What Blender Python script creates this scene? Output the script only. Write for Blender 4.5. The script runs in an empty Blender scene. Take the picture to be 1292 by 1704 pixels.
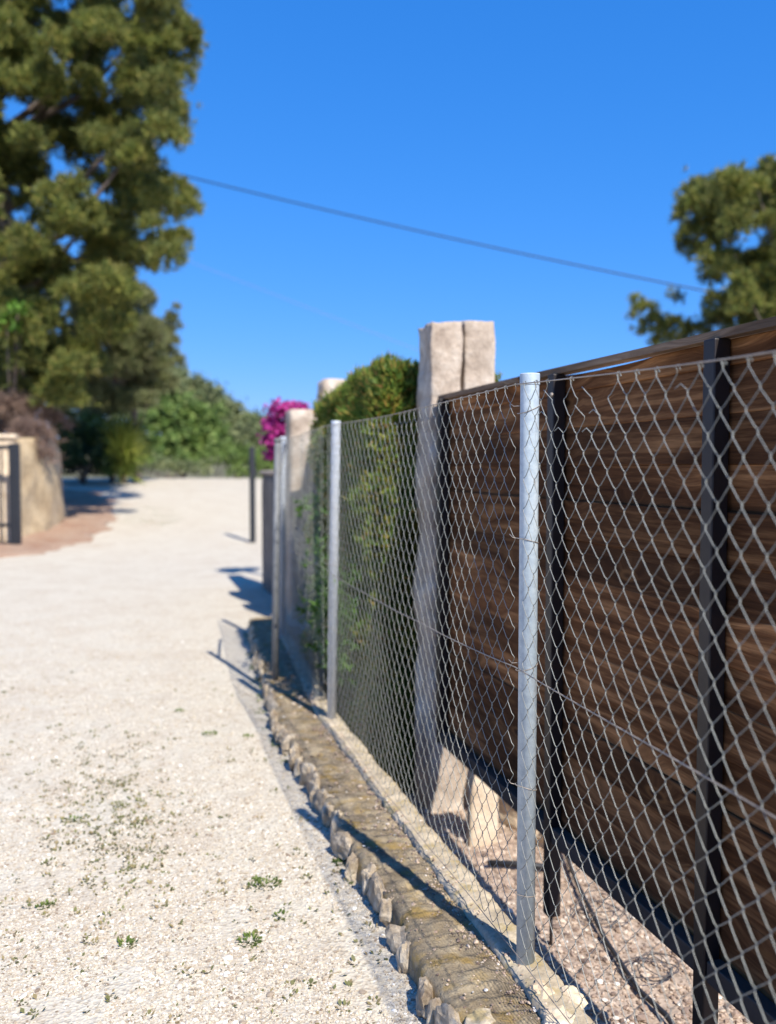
import bpy, math, random
import numpy as np
from mathutils import Vector, Matrix, noise as mnoise

random.seed(7)
rng = np.random.default_rng(7)
SC = bpy.context.scene
COL = SC.collection
R = math.radians

# ------------------------------------------------------------------ camera
CAM_H = 1.44
YAW, PITCH = 15.85, 2.8
cd = bpy.data.cameras.new('camera')
cam = bpy.data.objects.new('camera', cd); COL.objects.link(cam)
cam.location = (0, 0, CAM_H)
cam.rotation_euler = (R(90 - PITCH), 0, R(-YAW))
cd.sensor_fit = 'VERTICAL'; cd.sensor_height = 36; cd.sensor_width = 27.3
cd.lens = 1500 / 1704 * 36
cd.clip_start = 0.05; cd.clip_end = 3000
cd.dof.use_dof = True
cd.dof.focus_distance = 2.35
cd.dof.aperture_fstop = 1.9
SC.camera = cam

# ------------------------------------------------------------------ light
SUN = Vector((0.20, -0.90, 1.0)).normalized()          # towards the sun
EL = math.asin(SUN.z); AZ = math.atan2(SUN.x, SUN.y)
w = bpy.data.worlds.new('World'); SC.world = w; w.use_nodes = True
nt = w.node_tree; nt.nodes.clear()
sky = nt.nodes.new('ShaderNodeTexSky'); sky.sky_type = 'NISHITA'; sky.sun_disc = False
sky.sun_elevation = EL; sky.sun_rotation = AZ
sky.altitude = 1500; sky.air_density = 1.0; sky.dust_density = 0.0; sky.ozone_density = 4.0
sc_ = nt.nodes.new('ShaderNodeSeparateColor'); cc_ = nt.nodes.new('ShaderNodeCombineColor')
nt.links.new(sky.outputs[0], sc_.inputs[0])
for k_, (g_, a_) in enumerate(((1.19, .282), (.60, .386), (.42, .74))):      # deep clear Mediterranean blue
    m1 = nt.nodes.new('ShaderNodeMath'); m1.operation = 'MULTIPLY'; m1.inputs[1].default_value = .15
    m2 = nt.nodes.new('ShaderNodeMath'); m2.operation = 'POWER'; m2.inputs[1].default_value = g_
    m3 = nt.nodes.new('ShaderNodeMath'); m3.operation = 'MULTIPLY'; m3.inputs[1].default_value = a_ / .15
    nt.links.new(sc_.outputs[k_], m1.inputs[0]); nt.links.new(m1.outputs[0], m2.inputs[0]); nt.links.new(m2.outputs[0], m3.inputs[0])
    nt.links.new(m3.outputs[0], cc_.inputs[k_])
bg = nt.nodes.new('ShaderNodeBackground'); bg.inputs['Strength'].default_value = 0.15
wo = nt.nodes.new('ShaderNodeOutputWorld')
nt.links.new(cc_.outputs[0], bg.inputs['Color'])
nt.links.new(bg.outputs[0], wo.inputs['Surface'])
sl = bpy.data.lights.new('sun', 'SUN'); sl.energy = 5.0; sl.angle = R(0.53); sl.color = (1.0, 0.945, 0.86)
so = bpy.data.objects.new('sun', sl); COL.objects.link(so)
so.location = (0, 0, 30); so.rotation_euler = SUN.to_track_quat('Z', 'Y').to_euler()
vs = SC.view_settings
vs.view_transform = 'Standard'; vs.look = 'None'; vs.exposure = 0.62; vs.gamma = 1.0; vs.use_curve_mapping = False

# ------------------------------------------------------------------ where things stand
_F = (math.sin(R(YAW)), math.cos(R(YAW)))
_P = math.tan(R(PITCH))
def ray(px, py):
    """world ray direction per metre of level distance ahead, measured on the photo"""
    x = (px - 646) / 1500; u = (852 - py) / 1500
    c, s = math.cos(R(PITCH)), math.sin(R(PITCH))
    f = c + u * s; z = u * c - s
    x /= f; z /= f
    return Vector((x * _F[1] + _F[0], _F[1] - x * _F[0], z))
def at(px, py, d):
    return Vector((0, 0, CAM_H)) + ray(px, py) * d
def gp(px, py, z=0.0):
    r = ray(px, py); return Vector((0, 0, CAM_H)) + r * ((z - CAM_H) / r.z)
def cw(x, d, z=0.0):
    return Vector((x * _F[1] + d * _F[0], d * _F[1] - x * _F[0], z))

# ------------------------------------------------------------------ helpers
def link(o, parent=None):
    COL.objects.link(o)
    if parent is not None: o.parent = parent
    return o
def npmesh(name, V, F, mat, parent=None, smooth=False):
    V = np.asarray(V, dtype=np.float32); F = np.asarray(F, dtype=np.int32)
    me = bpy.data.meshes.new(name)
    k = F.shape[1]
    me.vertices.add(len(V)); me.vertices.foreach_set('co', V.ravel())
    me.loops.add(F.size); me.loops.foreach_set('vertex_index', F.ravel())
    me.polygons.add(len(F)); me.polygons.foreach_set('loop_start', np.arange(len(F), dtype=np.int32) * k)
    me.update(calc_edges=True)
    me.polygons.foreach_set('use_smooth', np.full(len(F), smooth))
    if mat: me.materials.append(mat)
    o = bpy.data.objects.new(name, me)
    if parent is not None:
        me.transform(Matrix.Translation(-parent.location))
    return link(o, parent)
class MB:
    def __init__(s): s.v = []; s.f = []
    def add(s, V, F):
        b = len(s.v); s.v += [tuple(p) for p in V]; s.f += [tuple(i + b for i in f) for f in F]
    def box(s, lo, hi):
        x0, y0, z0 = lo; x1, y1, z1 = hi
        s.add([(x0,y0,z0),(x1,y0,z0),(x1,y1,z0),(x0,y1,z0),(x0,y0,z1),(x1,y0,z1),(x1,y1,z1),(x0,y1,z1)],
              [(0,3,2,1),(4,5,6,7),(0,1,5,4),(1,2,6,5),(2,3,7,6),(3,0,4,7)])
    def tube(s, pts, r, n=8, caps=True):
        pts = [Vector(p) for p in pts]; m = len(pts)
        rr = r if isinstance(r, (list, tuple)) else [r] * m
        V = []; up = None
        for i, p in enumerate(pts):
            t = (pts[min(i+1, m-1)] - pts[max(i-1, 0)]).normalized()
            if up is None:
                up = Vector((0, 0, 1)) if abs(t.z) < .9 else Vector((1, 0, 0))
            a = t.cross(up).normalized(); b = a.cross(t).normalized(); up = b
            for k in range(n):
                q = 2 * math.pi * k / n
                V.append(p + (a * math.cos(q) + b * math.sin(q)) * rr[i])
        F = [(i*n+k, i*n+(k+1) % n, (i+1)*n+(k+1) % n, (i+1)*n+k) for i in range(m-1) for k in range(n)]
        if caps: F += [tuple(range(n-1, -1, -1)), tuple(range((m-1)*n, m*n))]
        s.add(V, F)
    def build(s, name, mat, parent=None, smooth=False, bevel=0):
        me = bpy.data.meshes.new(name); me.from_pydata(s.v, [], s.f); me.update()
        if mat: me.materials.append(mat)
        for p in me.polygons: p.use_smooth = smooth
        if parent is not None: me.transform(Matrix.Translation(-parent.location))
        o = link(bpy.data.objects.new(name, me), parent)
        if bevel:
            b = o.modifiers.new('bevel', 'BEVEL'); b.width = bevel; b.segments = 2; b.limit_method = 'ANGLE'
        return o
def tag(o, label=None, cat=None, group=None, kind=None):
    if label: o['label'] = label
    if cat: o['category'] = cat
    if group: o['group'] = group
    if kind: o['kind'] = kind
    return o
def thing(name, loc, label, cat, group=None):
    o = bpy.data.objects.new(name, None); o.location = loc; link(o)
    return tag(o, label, cat, group)
def sstep(a, b, x):
    t = np.clip((x - a) / (b - a), 0, 1); return t * t * (3 - 2 * t)

# ------------------------------------------------------------------ materials
def mat_new(name):
    m = bpy.data.materials.new(name); m.use_nodes = True
    t = m.node_tree; t.nodes.clear()
    o = t.nodes.new('ShaderNodeOutputMaterial')
    return m, t, o
def N(t, typ, **kw):
    n = t.nodes.new(typ)
    for k, v in kw.items():
        if k in n.inputs: n.inputs[k].default_value = v
        else: setattr(n, k, v)
    return n
def ramp(t, fac, stops):
    n = t.nodes.new('ShaderNodeValToRGB'); e = n.color_ramp.elements
    while len(e) < len(stops): e.new(0.5)
    for i, (p, c) in enumerate(stops):
        e[i].position = p; e[i].color = (c[0], c[1], c[2], 1)
    t.links.new(fac, n.inputs[0]); return n.outputs[0]
def mixc(t, fac, a, b, mode='MIX'):
    n = t.nodes.new('ShaderNodeMix'); n.data_type = 'RGBA'; n.blend_type = mode
    for s, v in ((n.inputs[0], fac), (n.inputs[6], a), (n.inputs[7], b)):
        if isinstance(v, (int, float)): s.default_value = v
        elif isinstance(v, tuple): s.default_value = (v[0], v[1], v[2], 1)
        else: t.links.new(v, s)
    return n.outputs[2]
def noise(t, scale, detail=4, rough=.55, vec=None, out=0):
    n = N(t, 'ShaderNodeTexNoise', Scale=scale, Detail=detail, Roughness=rough)
    if vec is not None: t.links.new(vec, n.inputs['Vector'])
    return n.outputs[out]
def coords(t, scale=(1, 1, 1), rot=(0, 0, 0)):
    g = t.nodes.new('ShaderNodeNewGeometry'); mp = N(t, 'ShaderNodeMapping'); mp.inputs['Scale'].default_value = scale
    mp.inputs['Rotation'].default_value = rot
    t.links.new(g.outputs['Position'], mp.inputs['Vector']); return mp.outputs[0]
def bump(t, h, strength, dist, prev=None):
    b = N(t, 'ShaderNodeBump', Strength=strength, Distance=dist); t.links.new(h, b.inputs['Height'])
    if prev is not None: t.links.new(prev, b.inputs['Normal'])
    return b.outputs[0]
def princ(t, o, color, rough=.8, metal=0.0, normal=None, spec=.3):
    p = t.nodes.new('ShaderNodeBsdfPrincipled')
    for s, v in ((p.inputs['Base Color'], color), (p.inputs['Roughness'], rough)):
        if isinstance(v, (int, float)): s.default_value = v
        elif isinstance(v, tuple): s.default_value = (v[0], v[1], v[2], 1)
        else: t.links.new(v, s)
    p.inputs['Metallic'].default_value = metal; p.inputs['Specular IOR Level'].default_value = spec
    if normal is not None: t.links.new(normal, p.inputs['Normal'])
    t.links.new(p.outputs[0], o.inputs['Surface']); return p

def mat_gravel(name, light, dark, dirt, dirt_amt, scale=95, mx=.75):
    m, t, o = mat_new(name); v = coords(t)
    vo = N(t, 'ShaderNodeTexVoronoi', Scale=scale); t.links.new(v, vo.inputs['Vector'])
    vd = N(t, 'ShaderNodeTexVoronoi', Scale=scale * .45); t.links.new(v, vd.inputs['Vector'])
    sep = t.nodes.new('ShaderNodeSeparateColor'); t.links.new(vo.outputs['Color'], sep.inputs[0])
    c = ramp(t, sep.outputs[0], [(0, dark), (.3, light), (.75, light), (1, tuple(min(1, x * 1.18) for x in light))])
    n1 = noise(t, 2.2, 6, .65, v); n2 = noise(t, 14, 5, .7, v)
    mm = N(t, 'ShaderNodeMath', operation='ADD'); t.links.new(n1, mm.inputs[0]); t.links.new(n2, mm.inputs[1])
    f = ramp(t, mm.outputs[0], [(0, (0, 0, 0)), (1.0 - dirt_amt * .5, (0, 0, 0)), (1, (1, 1, 1))]) if False else None
    mr = N(t, 'ShaderNodeMapRange'); mr.inputs['From Min'].default_value = 1.06 - dirt_amt * .2; mr.inputs['From Max'].default_value = 1.32 - dirt_amt * .2
    mr.inputs['To Max'].default_value = mx; t.links.new(mm.outputs[0], mr.inputs[0])
    c2 = mixc(t, mr.outputs[0], c, dirt)
    bn = bump(t, vo.outputs['Distance'], .8, .004); bn = bump(t, vd.outputs['Distance'], .4, .006, bn)
    princ(t, o, c2, .9, 0, bn, .15); return m
M_road = mat_gravel('gravel_light', (.53, .482, .39), (.38, .325, .245), (.36, .27, .185), .7, 95, .35)
M_garden = mat_gravel('gravel_brown', (.40, .31, .235), (.20, .15, .11), (.26, .19, .14), .6, 70)
def lane_dirt(m):
    # brown earth showing through the stone where wheels have worn it
    t = m.node_tree; p = [n for n in t.nodes if n.type == 'BSDF_PRINCIPLED'][0]; old = p.inputs['Base Color'].links[0].from_socket
    v = coords(t, (1, .45, 1)); n1 = noise(t, .9, 7, .72, v)
    mr = N(t, 'ShaderNodeMapRange'); mr.inputs['From Min'].default_value = .56; mr.inputs['From Max'].default_value = .72; mr.inputs['To Max'].default_value = .38
    t.links.new(n1, mr.inputs[0]); t.links.new(mixc(t, mr.outputs[0], old, (.36, .25, .165)), p.inputs['Base Color'])
lane_dirt(M_road)
def mat_pebble(name, stops, rough=.85):
    m, t, o = mat_new(name); g = t.nodes.new('ShaderNodeNewGeometry')
    c = ramp(t, g.outputs['Random Per Island'], stops)
    v = coords(t); c = mixc(t, .35, c, noise(t, 120, 3, .6, v, 0), 'OVERLAY')
    princ(t, o, c, rough, 0, None, .2); return m
M_peb = mat_pebble('pebble_limestone', [(0, (.20, .15, .11)), (.14, (.38, .31, .23)), (.4, (.46, .40, .31)), (.75, (.54, .48, .39)), (.95, (.64, .60, .52)), (1, (.85, .83, .78))])
M_pebb = mat_pebble('pebble_brown', [(0, (.14, .10, .08)), (.3, (.32, .23, .17)), (.7, (.46, .35, .26)), (.95, (.56, .46, .36)), (1, (.75, .7, .62))])

def mat_stone(name, a, b, c3, scale=9, bs=.012, stain=None):
    m, t, o = mat_new(name); v = coords(t)
    n = noise(t, scale, 8, .65, v); n2 = noise(t, scale * 6, 6, .7, v); n3 = noise(t, scale * .35, 3, .5, v)
    c = ramp(t, n, [(.3, a), (.5, b), (.7, c3)])
    c = mixc(t, .45, c, n2, 'OVERLAY')
    if stain:
        mr = N(t, 'ShaderNodeMapRange'); mr.inputs['From Min'].default_value = .52; mr.inputs['From Max'].default_value = .66
        t.links.new(noise(t, scale * 1.3, 5, .6, v), mr.inputs[0]); mr.inputs['To Max'].default_value = .8
        c = mixc(t, mr.outputs[0], c, stain)
    g = t.nodes.new('ShaderNodeNewGeometry')
    c = mixc(t, .25, c, ramp(t, g.outputs['Random Per Island'], [(0, (.25, .25, .25)), (1, (.8, .78, .74))]), 'OVERLAY')
    bn = bump(t, n, .8, bs); bn = bump(t, n2, .6, bs * .35, bn)
    princ(t, o, c, .92, 0, bn, .15); return m
M_kerb = mat_stone('kerb_concrete', (.12, .095, .065), (.27, .215, .14), (.42, .34, .22), 9, .02, (.30, .20, .06))
def crusted(m):
    t = m.node_tree; p = [n for n in t.nodes if n.type == 'BSDF_PRINCIPLED'][0]
    v = coords(t, (1, 1, 1)); vd = N(t, 'ShaderNodeVectorMath', operation='ADD')
    nz = noise(t, 6, 4, .6, v, 1); sc = N(t, 'ShaderNodeVectorMath', operation='SCALE'); sc.inputs['Scale'].default_value = .06
    t.links.new(nz, sc.inputs[0]); t.links.new(v, vd.inputs[0]); t.links.new(sc.outputs[0], vd.inputs[1])
    vo = N(t, 'ShaderNodeTexVoronoi', Scale=11.0); vo.feature = 'DISTANCE_TO_EDGE'; t.links.new(vd.outputs[0], vo.inputs['Vector'])
    mr = N(t, 'ShaderNodeMapRange'); mr.inputs['From Max'].default_value = .03; mr.inputs['To Min'].default_value = .35; mr.inputs['To Max'].default_value = 0
    t.links.new(vo.outputs['Distance'], mr.inputs[0])
    old = p.inputs['Base Color'].links[0].from_socket
    spk = noise(t, 160, 3, .7, v); m2 = N(t, 'ShaderNodeMapRange'); m2.inputs['From Min'].default_value = .60; m2.inputs['From Max'].default_value = .72; m2.inputs['To Max'].default_value = .7
    t.links.new(spk, m2.inputs[0])
    c = mixc(t, mr.outputs[0], old, (.06, .05, .04)); c = mixc(t, m2.outputs[0], c, (.07, .06, .045)); t.links.new(c, p.inputs['Base Color'])
    oldn = p.inputs['Normal'].links[0].from_socket
    t.links.new(bump(t, spk, .5, .006, oldn), p.inputs['Normal'])
crusted(M_kerb)
M_strip = mat_stone('mortar_pale', (.30, .25, .18), (.44, .37, .27), (.55, .47, .35), 12, .01, (.36, .28, .13))
M_stone = mat_stone('field_stone', (.20, .15, .105), (.36, .29, .205), (.58, .50, .38), 16, .012)
M_pillar = mat_stone('pillar_stone', (.24, .185, .14), (.42, .345, .275), (.66, .59, .50), 4.5, .03)
M_wallst = mat_stone('ochre_wall', (.34, .25, .15), (.48, .37, .23), (.58, .46, .30), 2.2, .06)
M_slab = mat_stone('pale_slab', (.44, .34, .23), (.58, .46, .33), (.68, .57, .43), 6, .01)
M_soil = mat_gravel('red_soil', (.29, .17, .11), (.17, .098, .065), (.38, .28, .20), 1.1, 30)
M_dry = mat_gravel('dry_ground', (.13, .13, .07), (.07, .08, .035), (.20, .17, .11), .9, .25)

crusted(M_wallst)
[setattr(n.inputs['Scale'], 'default_value', 3.2) for n in M_wallst.node_tree.nodes if n.type == 'TEX_VORONOI']
def mat_metal(name, base, rough=.5, metal=.0, speck=.25, scale=60, spec=.5, dirt=None):
    m, t, o = mat_new(name); v = coords(t); v2 = coords(t, (1, 1, .25))
    n = noise(t, scale, 6, .7, v); n2 = noise(t, scale * .15, 4, .6, v2)
    c = mixc(t, speck, base, n, 'OVERLAY')
    c = mixc(t, speck, c, n2, 'OVERLAY')
    if dirt:
        mr = N(t, 'ShaderNodeMapRange'); mr.inputs['From Min'].default_value = .56; mr.inputs['From Max'].default_value = .70
        t.links.new(noise(t, scale * .6, 6, .75, v2), mr.inputs[0]); mr.inputs['To Max'].default_value = .55
        c = mixc(t, mr.outputs[0], c, dirt)
    rr = N(t, 'ShaderNodeMapRange'); rr.inputs['To Min'].default_value = rough - .12; rr.inputs['To Max'].default_value = rough + .15
    t.links.new(n, rr.inputs[0])
    princ(t, o, c, rr.outputs[0], metal, bump(t, n, .25, .0012), spec); return m
M_post = mat_metal('galvanised_post', (.47, .55, .61), .62, .1, .55, 55, .3, (.24, .20, .17))
M_post2 = mat_metal('galvanised_post_stained', (.54, .58, .64), .62, .1, .6, 40, .3, (.13, .12, .11))
M_wire = mat_metal('galvanised_wire', (.27, .275, .245), .40, .12, .5, 40, .5, (.16, .11, .08))
M_tens = mat_metal('tension_wire', (.34, .29, .24), .45, .3, .4, 60)
M_black = mat_metal('dark_painted_steel', (.018, .013, .013), .45, .1, .3, 30, .5)
M_rail = mat_metal('brown_black_rail', (.05, .042, .038), .55, 0, .4, 30, .3)
M_blackfar = mat_metal('black_gate_paint', (.018, .02, .024), .5, 0, .2, 8, .4)
M_cable = mat_metal('black_cable', (.02, .02, .022), .5, 0, .2, 30, .4)
M_rust = mat_metal('rusty_wire', (.10, .085, .08), .6, .3, .4, 60)

def mat_wood(name, a, b, c3):
    m, t, o = mat_new(name); v = coords(t, (1, 1, 1))
    g = t.nodes.new('ShaderNodeNewGeometry')
    # each board reads its own stretch of grain
    off = N(t, 'ShaderNodeMath', operation='MULTIPLY'); off.inputs[1].default_value = 37.0
    t.links.new(g.outputs['Random Per Island'], off.inputs[0])
    cb = t.nodes.new('ShaderNodeCombineXYZ'); t.links.new(off.outputs[0], cb.inputs[1])
    va = N(t, 'ShaderNodeVectorMath', operation='ADD'); t.links.new(v, va.inputs[0]); t.links.new(cb.outputs[0], va.inputs[1])
    # knots bend the grain
    mk = N(t, 'ShaderNodeMapping'); mk.inputs['Scale'].default_value = (.01, 2.3, 7.0); t.links.new(va.outputs[0], mk.inputs[0])
    kn = N(t, 'ShaderNodeTexVoronoi', Scale=1.0, Randomness=.9); t.links.new(mk.outputs[0], kn.inputs['Vector'])
    mg = N(t, 'ShaderNodeMapping'); mg.inputs['Scale'].default_value = (1, 1.3, 26); t.links.new(va.outputs[0], mg.inputs[0])
    kd = N(t, 'ShaderNodeMapRange'); kd.inputs['From Max'].default_value = .42; kd.inputs['To Min'].default_value = 1.6; kd.inputs['To Max'].default_value = 0
    t.links.new(kn.outputs['Distance'], kd.inputs[0])
    cz = t.nodes.new('ShaderNodeCombineXYZ'); t.links.new(kd.outputs[0], cz.inputs[2])
    vg = N(t, 'ShaderNodeVectorMath', operation='ADD'); t.links.new(mg.outputs[0], vg.inputs[0]); t.links.new(cz.outputs[0], vg.inputs[1])
    gr = noise(t, 1.05, 9, .68, vg.outputs[0]); fine = noise(t, 7, 6, .7, vg.outputs[0])
    big = noise(t, 1.1, 3, .5, va.outputs[0])
    c = ramp(t, gr, [(.30, a), (.5, b), (.68, c3)])
    c = mixc(t, .55, c, fine, 'OVERLAY')
    c = mixc(t, .8, c, ramp(t, g.outputs['Random Per Island'], [(0, (.24, .23, .22)), (1, (.78, .76, .74))]), 'OVERLAY')
    c = mixc(t, .9, c, ramp(t, big, [(.3, (.25, .25, .25)), (.7, (.75, .73, .7))]), 'OVERLAY')
    kf = N(t, 'ShaderNodeMapRange'); kf.inputs['From Min'].default_value = .10; kf.inputs['From Max'].default_value = .17
    kf.inputs['To Min'].default_value = .9; kf.inputs['To Max'].default_value = 0; t.links.new(kn.outputs['Distance'], kf.inputs[0])
    kc = ramp(t, kn.outputs['Distance'], [(0, (.03, .015, .008)), (.07, (.05, .022, .01)), (.12, (.22, .10, .035)), (.17, (.17, .08, .03))])
    c = mixc(t, kf.outputs[0], c, kc)
    princ(t, o, c, .85, 0, bump(t, gr, .7, .004, bump(t, fine, .5, .002)), .12); return m
M_wood = mat_wood('stained_pine_board', (.038, .015, .006), (.120, .052, .021), (.33, .165, .070))
M_woodtop = mat_wood('weathered_cap_board', (.10, .065, .045), (.18, .125, .085), (.30, .22, .15))

def mat_leaf(name, stops, trans=.35, rough=.55, nscale=1.2):
    m, t, o = mat_new(name); g = t.nodes.new('ShaderNodeNewGeometry')
    c = ramp(t, g.outputs['Random Per Island'], stops)
    v = coords(t); n = noise(t, nscale, 3, .5, v)
    c = mixc(t, .7, c, ramp(t, n, [(.3, (.30, .30, .34)), (.7, (.70, .68, .58))]), 'OVERLAY')
    p = t.nodes.new('ShaderNodeBsdfPrincipled'); t.links.new(c, p.inputs['Base Color'])
    p.inputs['Roughness'].default_value = rough; p.inputs['Specular IOR Level'].default_value = .25
    tr = t.nodes.new('ShaderNodeBsdfTranslucent'); t.links.new(c, tr.inputs['Color'])
    mx = t.nodes.new('ShaderNodeMixShader'); mx.inputs[0].default_value = trans
    t.links.new(p.outputs[0], mx.inputs[1]); t.links.new(tr.outputs[0], mx.inputs[2])
    t.links.new(mx.outputs[0], o.inputs['Surface']); return m
L_pine = mat_leaf('pine_needles', [(0, (.06, .10, .03)), (.5, (.15, .19, .05)), (.8, (.33, .335, .08)), (1, (.38, .31, .10))], .3)
L_pine2 = mat_leaf('pine_needles_grey', [(0, (.12, .15, .065)), (.5, (.18, .21, .09)), (.9, (.27, .27, .13)), (1, (.30, .24, .14))], .25)
L_hedge = mat_leaf('cypress_hedge_leaf', [(0, (.10, .19, .04)), (.5, (.22, .33, .06)), (.8, (.38, .38, .08)), (1, (.50, .27, .09))], .5, .5, 2.5)
L_green = mat_leaf('bright_leaf', [(0, (.05, .12, .015)), (.5, (.08, .19, .025)), (1, (.15, .27, .04))], .35)
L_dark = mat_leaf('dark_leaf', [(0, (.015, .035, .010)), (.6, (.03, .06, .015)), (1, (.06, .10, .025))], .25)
L_olive = mat_leaf('olive_leaf', [(0, (.10, .14, .06)), (.6, (.20, .24, .11)), (1, (.30, .32, .16))], .3)
L_spike = mat_leaf('yucca_blade', [(0, (.10, .16, .03)), (.6, (.22, .26, .05)), (1, (.32, .32, .09))], .3)
L_pink = mat_leaf('bougainvillea_bract', [(0, (.32, .02, .16)), (.5, (.48, .035, .26)), (1, (.60, .07, .36))], .4)
L_dry = mat_leaf('dry_twigs', [(0, (.17, .115, .09)), (.5, (.30, .21, .17)), (1, (.42, .31, .25))], .2)
L_soft = mat_leaf('soft_green_leaf', [(0, (.07, .13, .03)), (.5, (.13, .21, .05)), (1, (.23, .30, .09))], .35)
L_weed = mat_leaf('weed_leaf', [(0, (.06, .10, .02)), (.6, (.12, .17, .035)), (1, (.20, .24, .07))], .3)
L_straw = mat_leaf('dry_weed', [(0, (.14, .15, .06)), (.6, (.21, .21, .09)), (1, (.36, .27, .15))], .3)
M_bark = mat_stone('pine_bark', (.10, .08, .065), (.18, .145, .125), (.27, .225, .20), 6, .03)

# ------------------------------------------------------------------ ground
def crest(Y):
    return 1.02 * sstep(13.5, 36, Y) - 1.6 * sstep(38, 75, Y)
def vnoise(x, y, f, s=0.0):
    return np.array([mnoise.noise(Vector((a * f, b * f, s))) for a, b in zip(x.ravel(), y.ravel())]).reshape(x.shape)
def sheet(name, xs, ys, zfun, mat):
    X, Y = np.meshgrid(xs, ys); Z = zfun(X, Y)
    V = np.stack([X, Y, Z], -1).reshape(-1, 3); nx, ny = len(xs), len(ys)
    i = np.arange(ny - 1)[:, None] * nx + np.arange(nx - 1)[None]; i = i.ravel()
    F = np.stack([i, i + 1, i + nx + 1, i + nx], -1)
    return tag(npmesh(name, V, F, mat, None, True), kind='structure')
def road_z(X, Y):
    z = crest(Y) + vnoise(X, Y, 1.1) * .009 * (1 - sstep(5, 9, Y)) + vnoise(X, Y, 4.2, 3.) * .003 * (Y < 7)
    return z
xs = np.concatenate([np.linspace(-45, -6.5, 30), np.linspace(-6, -2.2, 24), np.linspace(-2.1, .85, 70)])
ys = np.concatenate([np.linspace(-4, 1.2, 14), np.linspace(1.3, 6, 110), np.linspace(6.1, 16, 80), np.linspace(16.5, 44, 56)])
def road_all(X, Y):
    sh = .075 * np.maximum(0, Y - 4.8)
    return road_z(X, Y) - .5 * sstep(.86 + sh, 1.0 + sh, X) * (1 - sstep(7.9, 8.1, Y))
xs = np.concatenate([xs, np.linspace(.87, 1.4, 14), np.linspace(1.6, 9, 12)])
sheet('gravel_road', xs, ys, road_all, M_road)
def gard_z(X, Y):
    return -.33 + vnoise(X, Y, 1.3, 5.) * .02 * (Y < 12) + (crest(Y) + .29) * sstep(11.5, 15, Y)
sheet('garden_ground', np.concatenate([np.linspace(.851, 4, 40), np.linspace(4.3, 45, 30)]),
      np.concatenate([np.linspace(-4, 8, 90), np.linspace(8.4, 44, 40)]), gard_z, M_garden)
# far land out to the horizon, dropping behind the crest of the road and rising to low hills
def far_z(X, Y):
    d = np.hypot(X, Y)
    return -.75 - 1.2 * sstep(40, 60, d) + 17 * sstep(80, 330, d) * (.6 + .6 * vnoise(X, Y, .006, 9.)) 
g = np.concatenate([-np.geomspace(900, 46, 26), np.linspace(-44, 44, 30), np.geomspace(46, 900, 26)])
sheet('ground', g, g, far_z, M_dry)

# left verge of red soil (a low bank along the ochre wall)
def strip(name, left, right, mat, n=120, m=10, lift=.02, hump=.05):
    V = []; F = []
    for i in range(n):
        t = i / (n - 1) * (len(left) - 1); k = min(int(t), len(left) - 2); u = t - k
        a = Vector(left[k]).lerp(Vector(left[k+1]), u); b = Vector(right[k]).lerp(Vector(right[k+1]), u)
        for j in range(m):
            s = j / (m - 1); p = a.lerp(b, s)
            if j == m - 1: p = p + (b - a).normalized() * (mnoise.noise(p * .9) * .5 + mnoise.noise(p * 3.1) * .28)
            e = math.sin(math.pi * min(1, (1 - s) * 1.0) * .5)
            z = float(crest(np.array(p.y))) + lift * (1 if 0 < j < m - 1 else -.4) + hump * e + mnoise.noise(p * 1.7) * .03 * e
            V.append((p.x, p.y, z))
    for i in range(n - 1):
        for j in range(m - 1):
            a = i * m + j; F.append((a, a + 1, a + m + 1, a + m))
    mb = MB(); mb.add(V, F); return tag(mb.build(name, mat, None, True), kind='structure')
strip('soil', [cw(-9, 12), cw(-7.6, 14.6), cw(-7.3, 17), cw(-7.8, 20), cw(-9.2, 23), cw(-10.5, 27)],
      [cw(-6.6, 13.2), cw(-5.6, 14.7), cw(-5.5, 17), cw(-5.95, 20), cw(-6.9, 23), cw(-8.4, 26.5)], M_soil)

# pebbles lying on the gravel (too many to count)
ICO_V = None
def ico():
    t = (1 + 5 ** .5) / 2
    v = np.array([(-1,t,0),(1,t,0),(-1,-t,0),(1,-t,0),(0,-1,t),(0,1,t),(0,-1,-t),(0,1,-t),(t,0,-1),(t,0,1),(-t,0,-1),(-t,0,1)], float)
    v /= np.linalg.norm(v[0])
    f = np.array([(0,11,5),(0,5,1),(0,1,7),(0,7,10),(0,10,11),(1,5,9),(5,11,4),(11,10,2),(10,7,6),(7,1,8),(3,9,4),(3,4,2),(3,2,6),(3,6,8),(3,8,9),(4,9,5),(2,4,11),(6,2,10),(8,6,7),(9,8,1)])
    return v, f
IV, IF = ico()
def pebbles(name, P, S, mat, label=None, flat=.6):
    n = len(P); V = IV[None] * (1 + rng.uniform(-.28, .28, (n, 12, 1)))
    V = V * (S[:, None, None] * rng.uniform(.6, 1.3, (n, 1, 3)) * np.array([1, 1, flat]))
    a = rng.uniform(0, 6.28, n); c, s = np.cos(a)[:, None], np.sin(a)[:, None]
    x = V[..., 0] * c - V[..., 1] * s; y = V[..., 0] * s + V[..., 1] * c
    V = np.stack([x, y, V[..., 2]], -1) + P[:, None]
    F = (IF[None] + (np.arange(n) * 12)[:, None, None]).reshape(-1, 3)
    o = npmesh(name, V.reshape(-1, 3), F, mat); return tag(o, label, 'gravel', None, 'stuff')
n = 170000
d = 1.9 * (11 / 1.9) ** (rng.uniform(0, 1, n) ** .95)
x = rng.uniform(-.5, .22, n) * d * 1.02
PX = x * _F[1] + d * _F[0]; PY = d * _F[1] - x * _F[0]
ok = (PX < .74) & (rng.uniform(0, 1, n) > sstep(5.5, 11, d)); PX, PY = PX[ok], PY[ok]
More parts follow.
